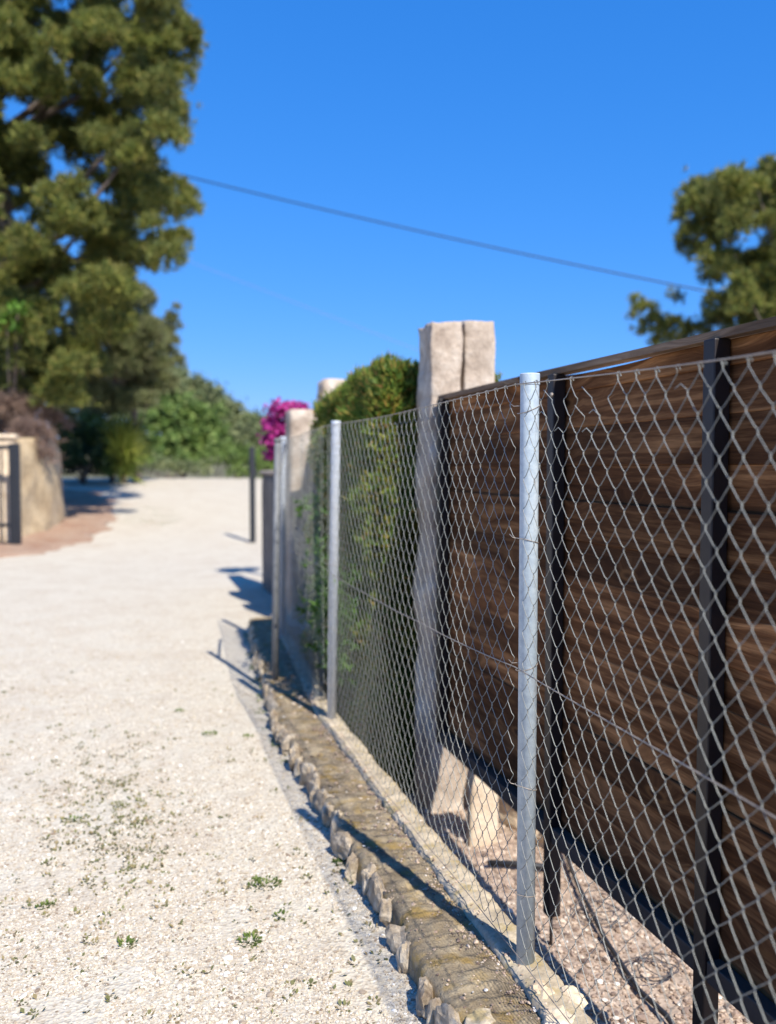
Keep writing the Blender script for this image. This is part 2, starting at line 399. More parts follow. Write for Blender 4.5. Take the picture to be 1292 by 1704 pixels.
dirt = vnoise(PX, PY, 2.6, 21.) + .6 * vnoise(PX, PY, 9., 22.) + .18 * sstep(3.4, 2.2, PY) * sstep(.1, .65, PX) + .35 * np.exp(-((PX + .95) / .35) ** 2 - ((PY - 4.4) / .7) ** 2)
ok = rng.uniform(0, 1, len(PX)) > .92 * sstep(.12, .45, dirt); PX, PY = PX[ok], PY[ok]
PZ = road_z(PX, PY)
S = rng.lognormal(math.log(.0029), .42, len(PX)).clip(.0015, .012)
pebbles('gravel', np.stack([PX, PY, PZ + S * .25], -1), S, M_peb, 'loose crushed pale limestone lying over the road')
n = 26000
PX = rng.uniform(1.06, 2.9, n); PY = rng.uniform(1.1, 4.6, n); PZ = gard_z(PX, PY)
S = rng.lognormal(math.log(.006), .45, n).clip(.003, .02)
pebbles('gravel', np.stack([PX, PY, PZ + S * .3], -1), S, M_pebb, 'brown pebbly gravel on the ground under the wooden gate')

# ------------------------------------------------------------------ kerb wall
def rock(mb, c, r, seed, sub=2, amp=.25, rot=0.0):
    import bmesh
    bm = bmesh.new(); bmesh.ops.create_icosphere(bm, subdivisions=sub, radius=1)
    cr, sr = math.cos(rot), math.sin(rot)
    V = []
    for v in bm.verts:
        p = v.co.copy(); q = p * 1.3 + Vector((seed * 3.1, seed * 1.7, seed))
        k = 1 + amp * mnoise.noise(q) + amp * .5 * mnoise.noise(q * 2.3)
        # squarish
        m_ = max(abs(p.x), abs(p.y), abs(p.z)); p = p * (k * (.72 + .28 / m_ * .9))
        p = Vector((p.x * r[0], p.y * r[1], p.z * r[2]))
        V.append(Vector((p.x * cr - p.y * sr, p.x * sr + p.y * cr, p.z)) + Vector(c))
    F = [[l.index for l in f.verts] for f in bm.faces]
    bm.free(); mb.add(V, F)
kerb = thing('stone_kerb', (.9, 2, 0), 'low kerb wall of lichen stained concrete edged with upright stones under the wire fence', 'kerb')
def kerb_shift(Y):
    return .075 * max(0.0, Y - 4.8)
def kerb_front(Y):
    return kerb_shift(Y) + .745 + .022 * mnoise.noise(Vector((Y * 2.1, 0, 1))) + .02 * mnoise.noise(Vector((Y * 6, 4, 1)))
ysk = np.concatenate([np.linspace(-2, 1, 20), np.concatenate([np.arange(1.02, 5, .010), np.arange(5, 8.1, .03)])])
prof = [(-.006, -.45), (-.004, -.02), (-.002, .05), (.004, .082), (.018, .092)]
V = []; F = []
tops = np.linspace(.06, .175, 14)
for Y in ysk:
    x0 = kerb_front(Y)
    row = [(x0 + a, b) for a, b in prof] + [(x0 + a, .096) for a in tops] + [(.952 + kerb_shift(Y), .094)]
    for k, (xx, zz) in enumerate(row):
        q = Vector((xx, Y, 0))
        nz = (.008 * mnoise.noise(q * 7) + .008 * mnoise.noise(q * 22) - .005 * abs(mnoise.noise(Vector((xx * 12, Y * 26, 2)))) - .007 * abs(mnoise.noise(q * 60))) if k >= 2 else 0
        V.append((xx + (.012 * mnoise.noise(Vector((xx * 5, Y * 14, zz * 9))) if k < 5 else 0), Y, zz + nz))
m_ = len(prof) + len(tops) + 1
for i in range(len(ysk) - 1):
    for j in range(m_ - 1):
        a = i * m_ + j; F.append((a, a + 1, a + m_ + 1, a + m_))
F.append(tuple(range(m_))); F.append(tuple(range(len(V) - 1, len(V) - 1 - m_, -1)))
mb = MB(); mb.add(V, F); mb.build('concrete_top', M_kerb, kerb, True)
V = []; F = []
row0 = [(.950, .03), (.951, .107), (.962, .114), (.985, .117), (1.01, .118), (1.035, .116), (1.052, .108), (1.058, .06), (1.06, -.5)]
for Y in ysk:
    for k, (xx, zz) in enumerate(row0):
        q = Vector((xx, Y, 3))
        nz = .010 * mnoise.noise(q * 8) + .006 * mnoise.noise(q * 25) + .004 * mnoise.noise(q * 60)
        wx = .010 * mnoise.noise(Vector((0, Y * 4, 7 if k < 4 else 9))) + .006 * mnoise.noise(Vector((zz * 9, Y * 17, 7)))
        V.append((xx + wx + kerb_shift(Y), Y, zz + (nz if 0 < k < 8 else 0)))
m_ = len(row0)
for i in range(len(ysk) - 1):
    for j in range(m_ - 1):
        a = i * m_ + j; F.append((a, a + 1, a + m_ + 1, a + m_))
F.append(tuple(range(m_))); F.append(tuple(range(len(V) - 1, len(V) - 1 - m_, -1)))
mb = MB(); mb.add(V, F); mb.build('mortar_strip', M_strip, kerb, True)
Y = 1.0; k = 0
while Y < 7.6:
    L = random.uniform(.016, .036) if random.random() < .65 else random.uniform(.045, .08)
    mb = MB(); hgt = random.uniform(.045, .066)
    rock(mb, (kerb_front(Y + L) - .001 + random.uniform(-.014, .012), Y + L, .044 + random.uniform(-.014, .012)),
         (random.uniform(.018, .036), L * .98, hgt), k * 1.37, 3, .42, random.uniform(-.5, .5))
    mb.build('stone', M_stone, kerb, False); k += 1
    Y += 2 * L + (random.uniform(.0, .015) if random.random() < .8 else random.uniform(.03, .10))
for (px, py, r, zz) in ((905, 1652, (.035, .04, .03), .10), (948, 1655, (.03, .04, .025), .10), (800, 1690, (.04, .05, .022), .085), (930, 1695, (.045, .04, .022), .10)):
    c = gp(px, py, .11); mb = MB(); rock(mb, (c.x, c.y, zz), r, px * .1, 3, .4, random.uniform(0, 3)); mb.build('stone', M_slab if px > 880 else M_strip, kerb, False)

n = 5200
PY = rng.uniform(1.2, 6.5, n); PX = np.where(rng.uniform(0, 1, n) < .55, rng.normal(.935, .03, n), rng.uniform(.76, 1.04, n)) + np.maximum(0, PY - 4.8) * .075
S = rng.lognormal(math.log(.0028), .5, n).clip(.0012, .011)
pebbles('gravel', np.stack([PX, PY, np.where(PX > .96, .114, .094) + 0 * S], -1), S, M_pebb, 'grit and small chips lying along the top of the kerb')

# ------------------------------------------------------------------ chain link fence
fence = thing('chain_link_fence', (1.0, 2.17, .11), 'grey green chain link fence on round galvanised posts along the kerb wall', 'fence')
POSTS = [(1.0, -.3, 0, M_post), (1.0, 2.17, .0, M_post), (1.0, 4.62, .03, M_post2), (1.13, 7.07, .02, M_post2)]
def fence_x(Y):
    return 1.0 if Y < 4.62 else 1.0 + .13 * (Y - 4.62) / 2.45
for (x, y, lean, m) in POSTS:
    mb = MB(); h = 1.685; z0 = .05
    zz = [z0, h - .031, h - .030, h - .029, h - .028, h - .003, h - .002, h, h + .0005]; rr = [.0245, .0245, .0246, .0261, .0262, .0262, .0262, .0255, .001]
    mb.tube([(x + lean * (z - z0) / h, y, z) for z in zz], rr, 24)
    mb.build('fence_post', m, fence, True)
for (x, y, lean, m) in POSTS[1:]:
    for z in (.30, .62, .94, 1.25, 1.56):
        mb = MB(); xx = x + lean * z / 1.7; z += random.uniform(-.04, .04); sl_ = random.uniform(-.012, .012)
        mb.tube([(xx + .0262 * math.cos(a) - (.006 if abs(a - math.pi) < .5 else 0), y + .0262 * math.sin(a), z + sl_ * math.cos(a)) for a in np.linspace(0, 6.283, 19)] + [(xx - .040, y + .012, z + .008), (xx - .045, y + .022, z + .016)], .0011, 5)
        mb.build('tie_wire', M_tens, fence, True)
PW, QH = .0335, .0395
ZB = .150
def warp(y, z, r):
    t = (z - ZB) / 1.53
    n1 = mnoise.noise(Vector((y * 1.3, z * 1.1, 0))); n2 = mnoise.noise(Vector((y * 3.1, z * 2.7, 5)))
    n3 = mnoise.noise(Vector((y * 1.7, z * 1.5, 11)))
    dx = .012 * n1 + .008 * n2 - .012 * math.sin(t * math.pi) * 1
    return dx, .020 * n3 + .009 * n2, .014 * n2
def span(y0, y1, broken=None, top=1.655):
    W = int((y1 - y0) / PW); rows = int((top - ZB) / QH)
    paths = []
    for j in range(W):
        pts = []
        rmax = rows
        if broken and j in broken: rmax = rows - broken[j]
        if (rmax + j) % 2 == 0 and not (broken and j in broken): pass
        for r in range(rmax + 1):
            s = (r + j) % 2
            yn = y0 + (j + s) * PW; zn = ZB + r * QH
            yn += (.0016 if s else -.0016)
            dx, dy, dz = warp(yn, zn, r)
            jx = mnoise.noise(Vector((yn * 31, zn * 29, 2))) * .0035
            tt = (yn - y0) / (y1 - y0); sag = -(.042 if y0 < 0 else .014) * math.sin(math.pi * tt) * (zn - ZB) / 1.5
            edge = min(1, min(tt, 1 - tt) * 8)
            p = Vector((fence_x(yn) - .031 + dx * edge, yn + dy * edge + jx, zn + dz * edge * (zn < 1.6) + sag + jx * (zn < 1.6)))
            pts.append((p, s))
        out = []
        for i in range(len(pts) - 1):
            (p, s), (q, s2) = pts[i], pts[i + 1]
            off = Vector((-.0032 if s == 0 else .0032, 0, 0))
            out += [p, p.lerp(q, .16) + off, p.lerp(q, .84) + off]
        out.append(pts[-1][0])
        # end hook knuckled over the top wire
        e = out[-1]
        if broken and j in broken:
            out += [e + Vector((-.004, .018, .014)), e + Vector((-.008, .030, .006 if j % 2 else .026))]
        else:
            out += [e + Vector((-.004, 0, .008)), e + Vector((.004, .003, .012)), e + Vector((.006, 0, .002))]
        paths.append(out)
    # bulk tubes
    n = 5; V = []; F = []; b = 0
    for pa in paths:
        P = np.array([tuple(p) for p in pa]); m = len(P)
        T = np.empty_like(P); T[1:-1] = P[2:] - P[:-2]; T[0] = P[1] - P[0]; T[-1] = P[-1] - P[-2]
        T /= np.linalg.norm(T, axis=1)[:, None] + 1e-9
        A = np.cross(T, np.array([1., 0, 0])); A /= np.linalg.norm(A, axis=1)[:, None] + 1e-9
        B = np.cross(A, T)
        q = np.arange(n) * 2 * math.pi / n
        ring = P[:, None] + (A[:, None] * np.cos(q)[None, :, None] + B[:, None] * np.sin(q)[None, :, None]) * .0010
        V.append(ring.reshape(-1, 3))
        i = np.arange(m - 1)[:, None] * n; k = np.arange(n)[None]; k2 = (k + 1) % n
        F.append(np.stack([i + k, i + k2, i + n + k2, i + n + k], -1).reshape(-1, 4) + b); b += m * n
    npmesh('wire_mesh', np.concatenate(V), np.concatenate(F), M_wire, fence, True)
b0 = {}
for j in range(73):
    yy = -.3 + j * PW
    if 1.85 < yy < 1.97: b0[j] = [2, 3, 1, 2][j % 4]
    if 1.66 < yy < 1.79: b0[j] = [1, 3, 2][j % 3]
    if 1.40 < yy < 1.44 or 1.05 < yy < 1.09: b0[j] = 1
span(-.28, 2.15, b0)
span(2.19, 4.60, {33: 1, 34: 1})
span(4.64, 7.05)
def wire(z, r=.0014, name='tension_wire', sag=.012):
    mb = MB(); pts = []
    for (a, b) in zip(POSTS[:-1], POSTS[1:]):
        for i in range(14):
            t = i / 14; y = a[1] + (b[1] - a[1]) * t
            dx, dy, dz = warp(y, z, 0); e = min(1, min(t, 1 - t) * 8)
            pts.append((fence_x(y) - .031 + dx * e - .004, y, z - (sag if a[1] > 0 or z < 1.5 else .038) * math.sin(math.pi * t) + .003 * mnoise.noise(Vector((y * 3, z, 0))) * (z < 1.5)))
    pts.append((POSTS[-1][0] - .03, POSTS[-1][1], z)); mb.tube(pts, r, 6)
    mb.build(name, M_tens, fence, True)
wire(1.657, .0016); wire(.915, .0017); wire(.15, .0014)

# ------------------------------------------------------------------ wooden gate in a steel frame
XG = 1.5
gate = thing('wooden_gate', (XG, 2.9, -.33), 'dark stained horizontal board gate in a black steel frame behind the wire fence', 'gate')
mb = MB(); z = .080; i = 0
YE, YS = 4.235, .25
hs_ = [.062, .128, .135, .122, .14, .13, .118, .137, .129, .141, .124, .133, .127, .065]
for h in hs_:
    x0 = XG + (0 if len(mb.v) // 246 % 2 else .006) + random.uniform(0, .002); ny = 40
    V = []; F = []
    a0 = random.uniform(-.004, .004)
    for k in range(ny + 1):
        y = YS + (YE - YS) * k / ny
        zt = z + h + (.004 if z < 1.6 else .003 - .007 * math.exp(-((y - 2.68) / .28) ** 4)) + .0025 * mnoise.noise(Vector((y * 2, z, 0))) ; zb = z + .0015 + .0025 * mnoise.noise(Vector((y * 2, z, 4)))
        cx = .002 * mnoise.noise(Vector((y * 1.4, z, 8)))
        V += [(x0 + cx + a0, y, zb + .003), (x0 + cx - a0, y, zt - .003), (x0 + cx - a0 + .003, y, zt), (x0 + .022, y, zt), (x0 + .022, y, zb), (x0 + cx + a0 + .003, y, zb)]
    for k in range(ny):
        for q in range(6):
            F.append((k*6+q, k*6+(q+1) % 6, (k+1)*6+(q+1) % 6, (k+1)*6+q))
    F += [tuple(range(5, -1, -1)), tuple(range(ny * 6, ny * 6 + 6))]
    mb.add(V, F); z += h
boards = mb.build('board_panel', M_wood, gate)
boards['label'] = 'dark brown stained horizontal boards with knots'
ztop = z
mb = MB()
V = []; F = []; ny = 60
for k in range(ny + 1):
    y = YS + (YE + .02 - YS) * k / ny; w_ = .002 * mnoise.noise(Vector((y * 1.1, 0, 2)))
    zc = ztop + .0045
    V += [(XG - .035, y, zc + w_), (XG - .035, y, zc + .022 + w_), (XG + .06, y, zc + .030), (XG + .06, y, zc + .008)]
for k in range(ny):
    for q in range(4): F.append((k*4+q, k*4+(q+1) % 4, (k+1)*4+(q+1) % 4, (k+1)*4+q))
F += [(3, 2, 1, 0), tuple(range(ny * 4, ny * 4 + 4))]
mb.add(V, F); mb.build('cap_board', M_woodtop, gate)
for (y, zb) in ((4.2, .07), (2.97, -.21), (2.045, -.325), (1.1, .07)):
    mb = MB(); mb.box((XG - .052, y - .025, zb), (XG - .003, y + .025, ztop + .004)); mb.build('frame_post', M_black, gate, False, .004)
ysr = [YS, 1.074, 1.126, 2.018, 2.072, 2.943, 2.997, 4.173]
for a, b in zip(ysr[::2], ysr[1::2]):
    mb = MB(); mb.box((XG - .046, a, .07), (XG - .001, b, .130)); mb.build('bottom_rail', M_rail, gate, False, .004)
zc_ = .142
for h in hs_[1:-1]:
    for yy in (4.13, 3.06, 2.88, 2.13, 1.96, 1.18, 1.02):
        mb = MB(); zz = zc_ + h * .5 + random.uniform(-.02, .02); yy += random.uniform(-.012, .012)
        mb.tube([(XG + .004, yy, zz), (XG - .0035, yy, zz), (XG - .006, yy, zz)], [.0055, .0055, .003], 8); mb.build('screw', M_rust, boards, True)
    zc_ += h
mb = MB(); mb.tube([(XG - .03, 2.968, -.20), (XG - .03, 2.968, -.36)], .006, 10); mb.build('drop_bolt', M_black, gate, True)
for yy in (2.95, 4.18):
    for zz in (1.5, 1.62) if yy > 4 else (1.70,):
        mb = MB(); mb.tube([(XG - .06, yy, zz), (XG - .05, yy, zz)], .008, 10); mb.build('bolt', M_tens, gate, True)

# ------------------------------------------------------------------ stone pillars
def block(name, lo, hi, mat, parent, seed, amp=.02, taper=.0, n=(8, 8, 40), round_=.03):
    nx, ny, nz = n; V = []; F = []; idx = {}
    def P(i, j, k):
        key = (i, j, k)
        if key in idx: return idx[key]
        u, v, w_ = i / nx, j / ny, k / nz
        p = Vector((lo[0] + (hi[0] - lo[0]) * u, lo[1] + (hi[1] - lo[1]) * v, lo[2] + (hi[2] - lo[2]) * w_))
        c = Vector(((lo[0] + hi[0]) / 2, (lo[1] + hi[1]) / 2, p.z))
        half = Vector(((hi[0] - lo[0]) / 2, (hi[1] - lo[1]) / 2, 0))
        dxy = p - c
        # rounded corners
        ax, ay = abs(dxy.x) / half.x, abs(dxy.y) / half.y
        if ax > .8 and ay > .8:
            f = 1 - .035 * (ax - .8) * (ay - .8) * 25; dxy *= f
        tz = max(0, w_ - .94) / .06
        dxy *= 1 - .07 * tz * tz
        dxy *= 1 + taper * (1 - w_)
        q = p * 3.2 + Vector((seed, seed * 2, 0)); q2 = p * 9 + Vector((0, seed, seed))
        dd = amp * mnoise.noise(q) + amp * .4 * mnoise.noise(q2) - amp * .35 * abs(mnoise.noise(q2 * 3))
        if dxy.length > 1e-6: dxy += dxy.normalized() * dd
        r_ = c + dxy; r_.z += dd * .7 * (w_ > .9)
        idx[key] = len(V); V.append(r_); return idx[key]
    for i in range(nx):
        for j in range(ny):
            F.append((P(i,j,nz), P(i+1,j,nz), P(i+1,j+1,nz), P(i,j+1,nz))); F.append((P(i,j,0), P(i,j+1,0), P(i+1,j+1,0), P(i+1,j,0)))
    for k in range(nz):
        for i in range(nx):
            F.append((P(i,0,k), P(i+1,0,k), P(i+1,0,k+1), P(i,0,k+1))); F.append((P(i,ny,k), P(i,ny,k+1), P(i+1,ny,k+1), P(i+1,ny,k)))
        for j in range(ny):
            F.append((P(0,j,k), P(0,j,k+1), P(0,j+1,k+1), P(0,j+1,k))); F.append((P(nx,j,k), P(nx,j+1,k), P(nx,j+1,k+1), P(nx,j,k+1)))
    mb = MB(); mb.add(V, F); return mb.build(name, mat, parent, True)
pil = thing('stone_pillar', (1.6, 4.45, -.33), 'tall rough pale stone gatepost of two upright blocks at the end of the wooden gate', 'pillar', 'stone pillars behind the wire fence')
block('stone_block', (1.445, 4.30, -.4), (1.608, 4.55, 2.17), M_pillar, pil, 3.3, .028, .06, (14, 16, 120))
block('stone_block', (1.625, 4.31, -.4), (1.80, 4.56, 2.19), M_pillar, pil, 8.1, .016, .0, (14, 16, 120))
pil = thing('stone_pillar', (1.7, 7.5, -.33), 'beige stone pillar top just showing over the far end of the hedge', 'pillar', 'stone pillars behind the wire fence')
block('stone_block', (1.52, 7.32, -.4), (1.80, 7.62, 2.17), M_pillar, pil, 5.3, .02, .0)
pil = thing('stone_pillar', (1.7, 8.8, -.33), 'beige stone pillar next to the pink bougainvillea', 'pillar', 'stone pillars behind the wire fence')
block('stone_block', (1.44, 8.45, -.4), (1.76, 8.80, 1.99), M_pillar, pil, 7.7, .02, .08)

# ------------------------------------------------------------------ foliage makers
def blades(name, C, D, L, Wd, mat, parent, spread=.7, per=8):
    """tufts: at every centre C, `per` slim blades fanning round direction D"""
    n = len(C); C = np.repeat(C, per, 0); D = np.repeat(D, per, 0); m = len(C)
    d = D + rng.normal(0, spread, (m, 3)); d /= np.linalg.norm(d, axis=1)[:, None]
    s = np.cross(d, rng.normal(0, 1, (m, 3))); s /= np.linalg.norm(s, axis=1)[:, None] + 1e-9
    l = (L * rng.uniform(.6, 1.3, m))[:, None]; w_ = Wd * rng.uniform(.7, 1.3, m)[:, None]
    V = np.stack([C - s * w_ * .5, C + s * w_ * .5, C + d * l], 1).reshape(-1, 3)
    F = np.arange(m * 3).reshape(-1, 3)
    return npmesh(name, V, F, mat, parent)
def leaves(name, C, Nn, L, Wd, mat, parent):
    n = len(C); nn = Nn + rng.normal(0, .55, (n, 3)); nn /= np.linalg.norm(nn, axis=1)[:, None] + 1e-9
    a = np.cross(nn, rng.normal(0, 1, (n, 3))); a /= np.linalg.norm(a, axis=1)[:, None] + 1e-9
    b = np.cross(nn, a); l = (L * rng.uniform(.6, 1.4, n))[:, None]; w_ = (Wd * rng.uniform(.6, 1.4, n))[:, None]
    V = np.stack([C - a * l * .5, C + b * w_ * .5 + nn * l * .08, C + a * l * .5, C - b * w_ * .5 + nn * l * .08], 1).reshape(-1, 3)
    return npmesh(name, V, np.arange(n * 4).reshape(-1, 4), mat, parent)
def blobpts(blobs, dens, shell=.55):
    """points spread through the outer part of lumpy ellipsoids, biased to their upper side"""
    Cs = []; Ds = []
    for (c, r) in blobs:
        n = max(8, int(dens * (r[0] * r[1] * r[2]) ** (2 / 3)))
        u = rng.normal(0, 1, (n, 3)); u /= np.linalg.norm(u, axis=1)[:, None]
        u[:, 2] = np.where(u[:, 2] < -.35, -u[:, 2], u[:, 2])
        lump = 1 + .22 * np.sin(u[:, 0] * 7 + c[0] * 3) * np.sin(u[:, 2] * 6 + c[2]) + .15 * np.sin(u[:, 1] * 11 + c[1])
        rad = (shell + (1 - shell) * rng.uniform(0, 1, n) ** .6) * lump
        stray = rng.uniform(0, 1, n) < .14; rad = np.where(stray, rad * rng.uniform(1, 1.45, n), rad)
        Cs.append(np.array(c)[None] + u * rad[:, None] * np.array(r)[None]); Ds.append(u + np.array([0, 0, .35])[None])
    return np.concatenate(Cs), np.concatenate(Ds)
def inpoly(x, y, poly):
    c = False; j = len(poly) - 1
    for i in range(len(poly)):
        if (poly[i][1] > y) != (poly[j][1] > y) and x < (poly[j][0]-poly[i][0]) * (y-poly[i][1]) / (poly[j][1]-poly[i][1]) + poly[i][0]: c = not c
        j = i
    return c
def trunk_with_limbs(parent, base, top, r, blobs, every=3, name='trunk', crook=.3):
    mb = MB(); base = Vector(base); top = Vector(top); pts = []; n = 12
    for i in range(n + 1):
        t = i / n; p = base.lerp(top, t); p += Vector((mnoise.noise(p * .35), mnoise.noise(p * .35 + Vector((9, 0, 0))), 0)) * crook * math.sin(math.pi * t)
        pts.append(p)
    mb.tube(pts, [r * (1 - .8 * i / n) for i in range(n + 1)], 10)
    for k, (c, rr) in enumerate(blobs):
        if k % every: continue
        c = Vector(c); h = (c.z - base.z) * .78 - .2; t = min(.97, max(.12, h / max(.1, (top.z - base.z))))
        i = int(t * n); a = pts[i].lerp(pts[min(n, i + 1)], t * n - i)
        mid = a.lerp(c, .55) + Vector((0, 0, -.12 * (c - a).length)); rb = r * (1 - .8 * t) * .5
        mb.tube([a, a.lerp(mid, .5) , mid, c], [rb, rb * .75, rb * .5, rb * .18], 6)
    return mb.build(name, M_bark, parent, True)

# big pine on the left
def pine_from(name_label, base, top, poly, nb, d0, dj, rpx, dens, L, Wd, mat, holes=(), extra=(), seed=1, group=None, r=.3, per=13, name='pine_tree'):
    rr = random.Random(seed)
    xs_ = [p[0] for p in poly]; ys_ = [p[1] for p in poly]; blobs = []
    tries = 0
    while len(blobs) < nb and tries < 20000:
        tries += 1
        x = rr.uniform(min(xs_), max(xs_)); y = rr.uniform(min(ys_), max(ys_)); rp = rr.uniform(*rpx)
        if not inpoly(x, y, poly) or not inpoly(x + rp * .6, y, poly): continue
        if any((x - hx) ** 2 + (y - hy) ** 2 < (hr + rp * .55) ** 2 for hx, hy, hr in holes): continue
        d_ = d0 + rr.uniform(-dj, dj); c = at(x, y, d_); q = rp / 1500 * d_
        blobs.append((tuple(c), (q * rr.uniform(.9, 1.3), q * rr.uniform(.9, 1.3), q * rr.uniform(.8, 1.5))))
    for (x, y, rp, dd) in extra:
        d_ = d0 + dd; c = at(x, y, d_); q = rp / 1500 * d_; blobs.append((tuple(c), (q, q, q * .9)))
    t = thing(name, base, name_label, 'tree', group)
    trunk_with_limbs(t, base, top, r, blobs, 16)
    C, D = blobpts(blobs, dens)
    blades('crown', C, D, L, Wd, mat, t, 1.0, per)
    return t
polyL = [(-420, -500), (150, -520), (250, -200), (285, -40), (318, 30), (325, 95), (298, 150), (300, 225), (282, 262), (262, 285), (322, 318), (318, 380), (305, 440),
         (252, 474), (205, 500), (222, 540), (198, 600), (150, 640), (115, 690), (60, 690), (-40, 640), (-250, 600), (-480, 200)]
bL = cw(-8.2, 20.5, .3)
pine_from('huge yellow green pine filling the left side above the ochre wall', bL, at(-60, -420, 20.5), polyL, 980, 20.5, 3.2, (13, 32), 1500, .15, .022, L_pine,
          holes=((118, 445, 16), (108, 15, 16), (95, 25, 12), (192, 235, 8), (142, 340, 10), (195, 152, 8), (245, 245, 6), (60, 60, 8)),
          extra=((308, 60, 26, 0), (300, 230, 16, 0), (312, 350, 22, 0), (318, 330, 14, .5), (300, 130, 20, 0), (270, 415, 30, 0), (285, 205, 14, 1), (300, 400, 20, 0),
                 (235, 440, 30, 0), (200, 540, 24, 0), (170, 560, 30, -1), (130, 600, 34, -1), (60, 600, 40, -1), (20, 560, 40, -1), (80, 640, 34, -1)), seed=4, r=.34)
# thinner pine behind it
polyB = [(150, 430), (200, 440), (240, 480), (268, 520), (272, 600), (285, 660), (150, 700), (120, 560)]
bB = cw(-8.6, 31, .8)
pine_from('thin grey green pine with upswept branch tips behind the huge pine', bB, at(215, 470, 31), polyB, 110, 31, 2, (8, 18), 900, .24, .032, L_pine2,
          extra=((290, 540, 9, 0), (285, 570, 10, 0), (293, 515, 6, 0), (292, 605, 10, 0), (270, 585, 14, 0), (262, 545, 12, 0), (240, 500, 16, 0), (255, 640, 22, 0), (280, 640, 14, 0), (230, 620, 24, -1), (215, 560, 24, -1), (225, 670, 22, -1), (298, 600, 7, 0), (288, 590, 8, 0), (280, 555, 10, 0), (284, 530, 8, 0)), seed=9, r=.16)
# pine beyond the wooden gate on the right
polyR = [(1140, 335), (1180, 300), (1230, 292), (1300, 285), (1500, 330), (1560, 560), (1400, 640), (1180, 620), (1190, 500), (1150, 430)]
bR = cw(8.3, 17.5, -.33)
pine_from('yellow green pine rising above the wooden gate at right', bR, at(1330, 330, 17.5), polyR, 240, 17.5, 2.2, (12, 26), 1500, .13, .020, L_pine,
          holes=((1163, 410, 13), (1240, 415, 16), (1215, 475, 10), (1160, 500, 14)),
          extra=((1150, 345, 24, 0), (1172, 385, 16, 0), (1145, 415, 18, .5), (1190, 345, 24, -.5), (1232, 325, 24, 0), (1270, 340, 30, 0), (1285, 300, 22, 0), (1265, 440, 26, 0), (1190, 440, 12, 0), (1200, 540, 26, 0),
                 (1160, 560, 24, 0), (1125, 548, 22, 0), (1072, 522, 22, 0), (1085, 550, 26, 0), (1110, 575, 26, 0), (1150, 360, 26, 0), (1150, 395, 24, 0), (1165, 425, 20, 0), (1210, 320, 26, 0), (1185, 470, 16, 0), (1175, 330, 22, 0), (1215, 370, 26, 0), (1200, 400, 24, 0), (1060, 500, 9, 0), (1120, 490, 8, 0), (1130, 500, 8, 0), (1240, 500, 24, 0), (1280, 510, 30, 0)), seed=12, r=.2)

def bush(name, label, cat, blobs, mat, parent_loc, dens, L, Wd, group=None, kind='leaf', stem=True, core=None):
    t = thing(name, parent_loc, label, cat, group)
    if stem:
        mb = MB()
        for (c, r) in blobs[:6]:
            c = Vector(c); b = Vector(parent_loc); mb.tube([b + Vector((0, 0, -.05)), b.lerp(c, .5) + Vector((0, 0, .1)), c], [.035, .025, .01], 6)
        mb.build('stem', M_bark, t, True)
    C, D = blobpts(blobs, dens)
    if kind == 'leaf': leaves('foliage', C, D, L, Wd, mat, t)
    else: blades('foliage', C, D, L, Wd, mat, t, .5, 6)
    return t
def B(px, py, d, rpx, fz=.85, seed=None):
    q = rpx / 1500 * d; return (tuple(at(px, py, d)), (q, q, q * fz))
def G(p): return (p.x, p.y, float(crest(np.array(p.y))) if p.y < 44 else -1.0)

bush('round_tree', 'rounded bright green tree behind the crest of the road', 'tree', [B(300, 700, 40, 46), B(335, 705, 40, 40), B(268, 710, 40, 36), B(345, 745, 39, 40), B(300, 748, 39, 44), B(255, 750, 39, 30), B(315, 770, 38.5, 30)],
     L_soft, G(at(305, 790, 40)), 1500, .24, .16)
bush('tree', 'dull olive tree standing behind the bright rounded tree', 'tree', [B(345, 668, 52, 34), B(372, 690, 52, 32), B(395, 712, 52, 30), B(310, 660, 52, 28), B(280, 655, 52, 30), B(375, 735, 51, 40), B(330, 715, 51, 34), B(410, 750, 51, 34)],
     L_olive, G(at(350, 795, 52)), 1200, .26, .14)
bush('tree', 'grey green tree farthest right on the skyline above the road', 'tree', [B(412, 712, 70, 30), B(432, 712, 70, 24), B(395, 735, 69, 30), B(445, 735, 69, 30), B(480, 740, 69, 36), B(425, 765, 69, 34)],
     L_olive, G(at(420, 800, 70)), 1000, .34, .2)
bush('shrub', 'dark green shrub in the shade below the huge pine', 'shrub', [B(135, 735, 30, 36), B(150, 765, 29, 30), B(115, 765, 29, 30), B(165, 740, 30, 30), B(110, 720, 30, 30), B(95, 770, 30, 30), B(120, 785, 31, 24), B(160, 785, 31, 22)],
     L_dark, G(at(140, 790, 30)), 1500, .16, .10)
bush('shrub', 'mid green leafy shrub between the yucca and the dark shrub', 'shrub', [B(185, 762, 31, 30), B(180, 722, 32, 34), B(155, 705, 33, 26), B(190, 785, 30, 22), B(218, 722, 33, 28), B(230, 760, 32, 26)],
     L_soft, G(at(185, 792, 31)), 1500, .15, .10)
bush('shrub', 'low olive shrub on the crest to the right of the yucca', 'shrub', [B(250, 775, 36, 24), B(275, 778, 36, 22), B(305, 782, 36, 20), B(335, 785, 36, 20), B(220, 782, 36, 20)],
     L_olive, G(at(285, 796, 36)), 1400, .15, .08)
bush('shrub', 'low green shrub at the right end of the road crest', 'shrub', [B(362, 768, 37, 26), B(388, 762, 37, 28), B(415, 766, 37, 26), B(440, 772, 36, 26), B(395, 788, 36, 20), B(430, 790, 36, 20), B(465, 780, 36, 26)],
     L_soft, G(at(395, 800, 37)), 1300, .15, .09)
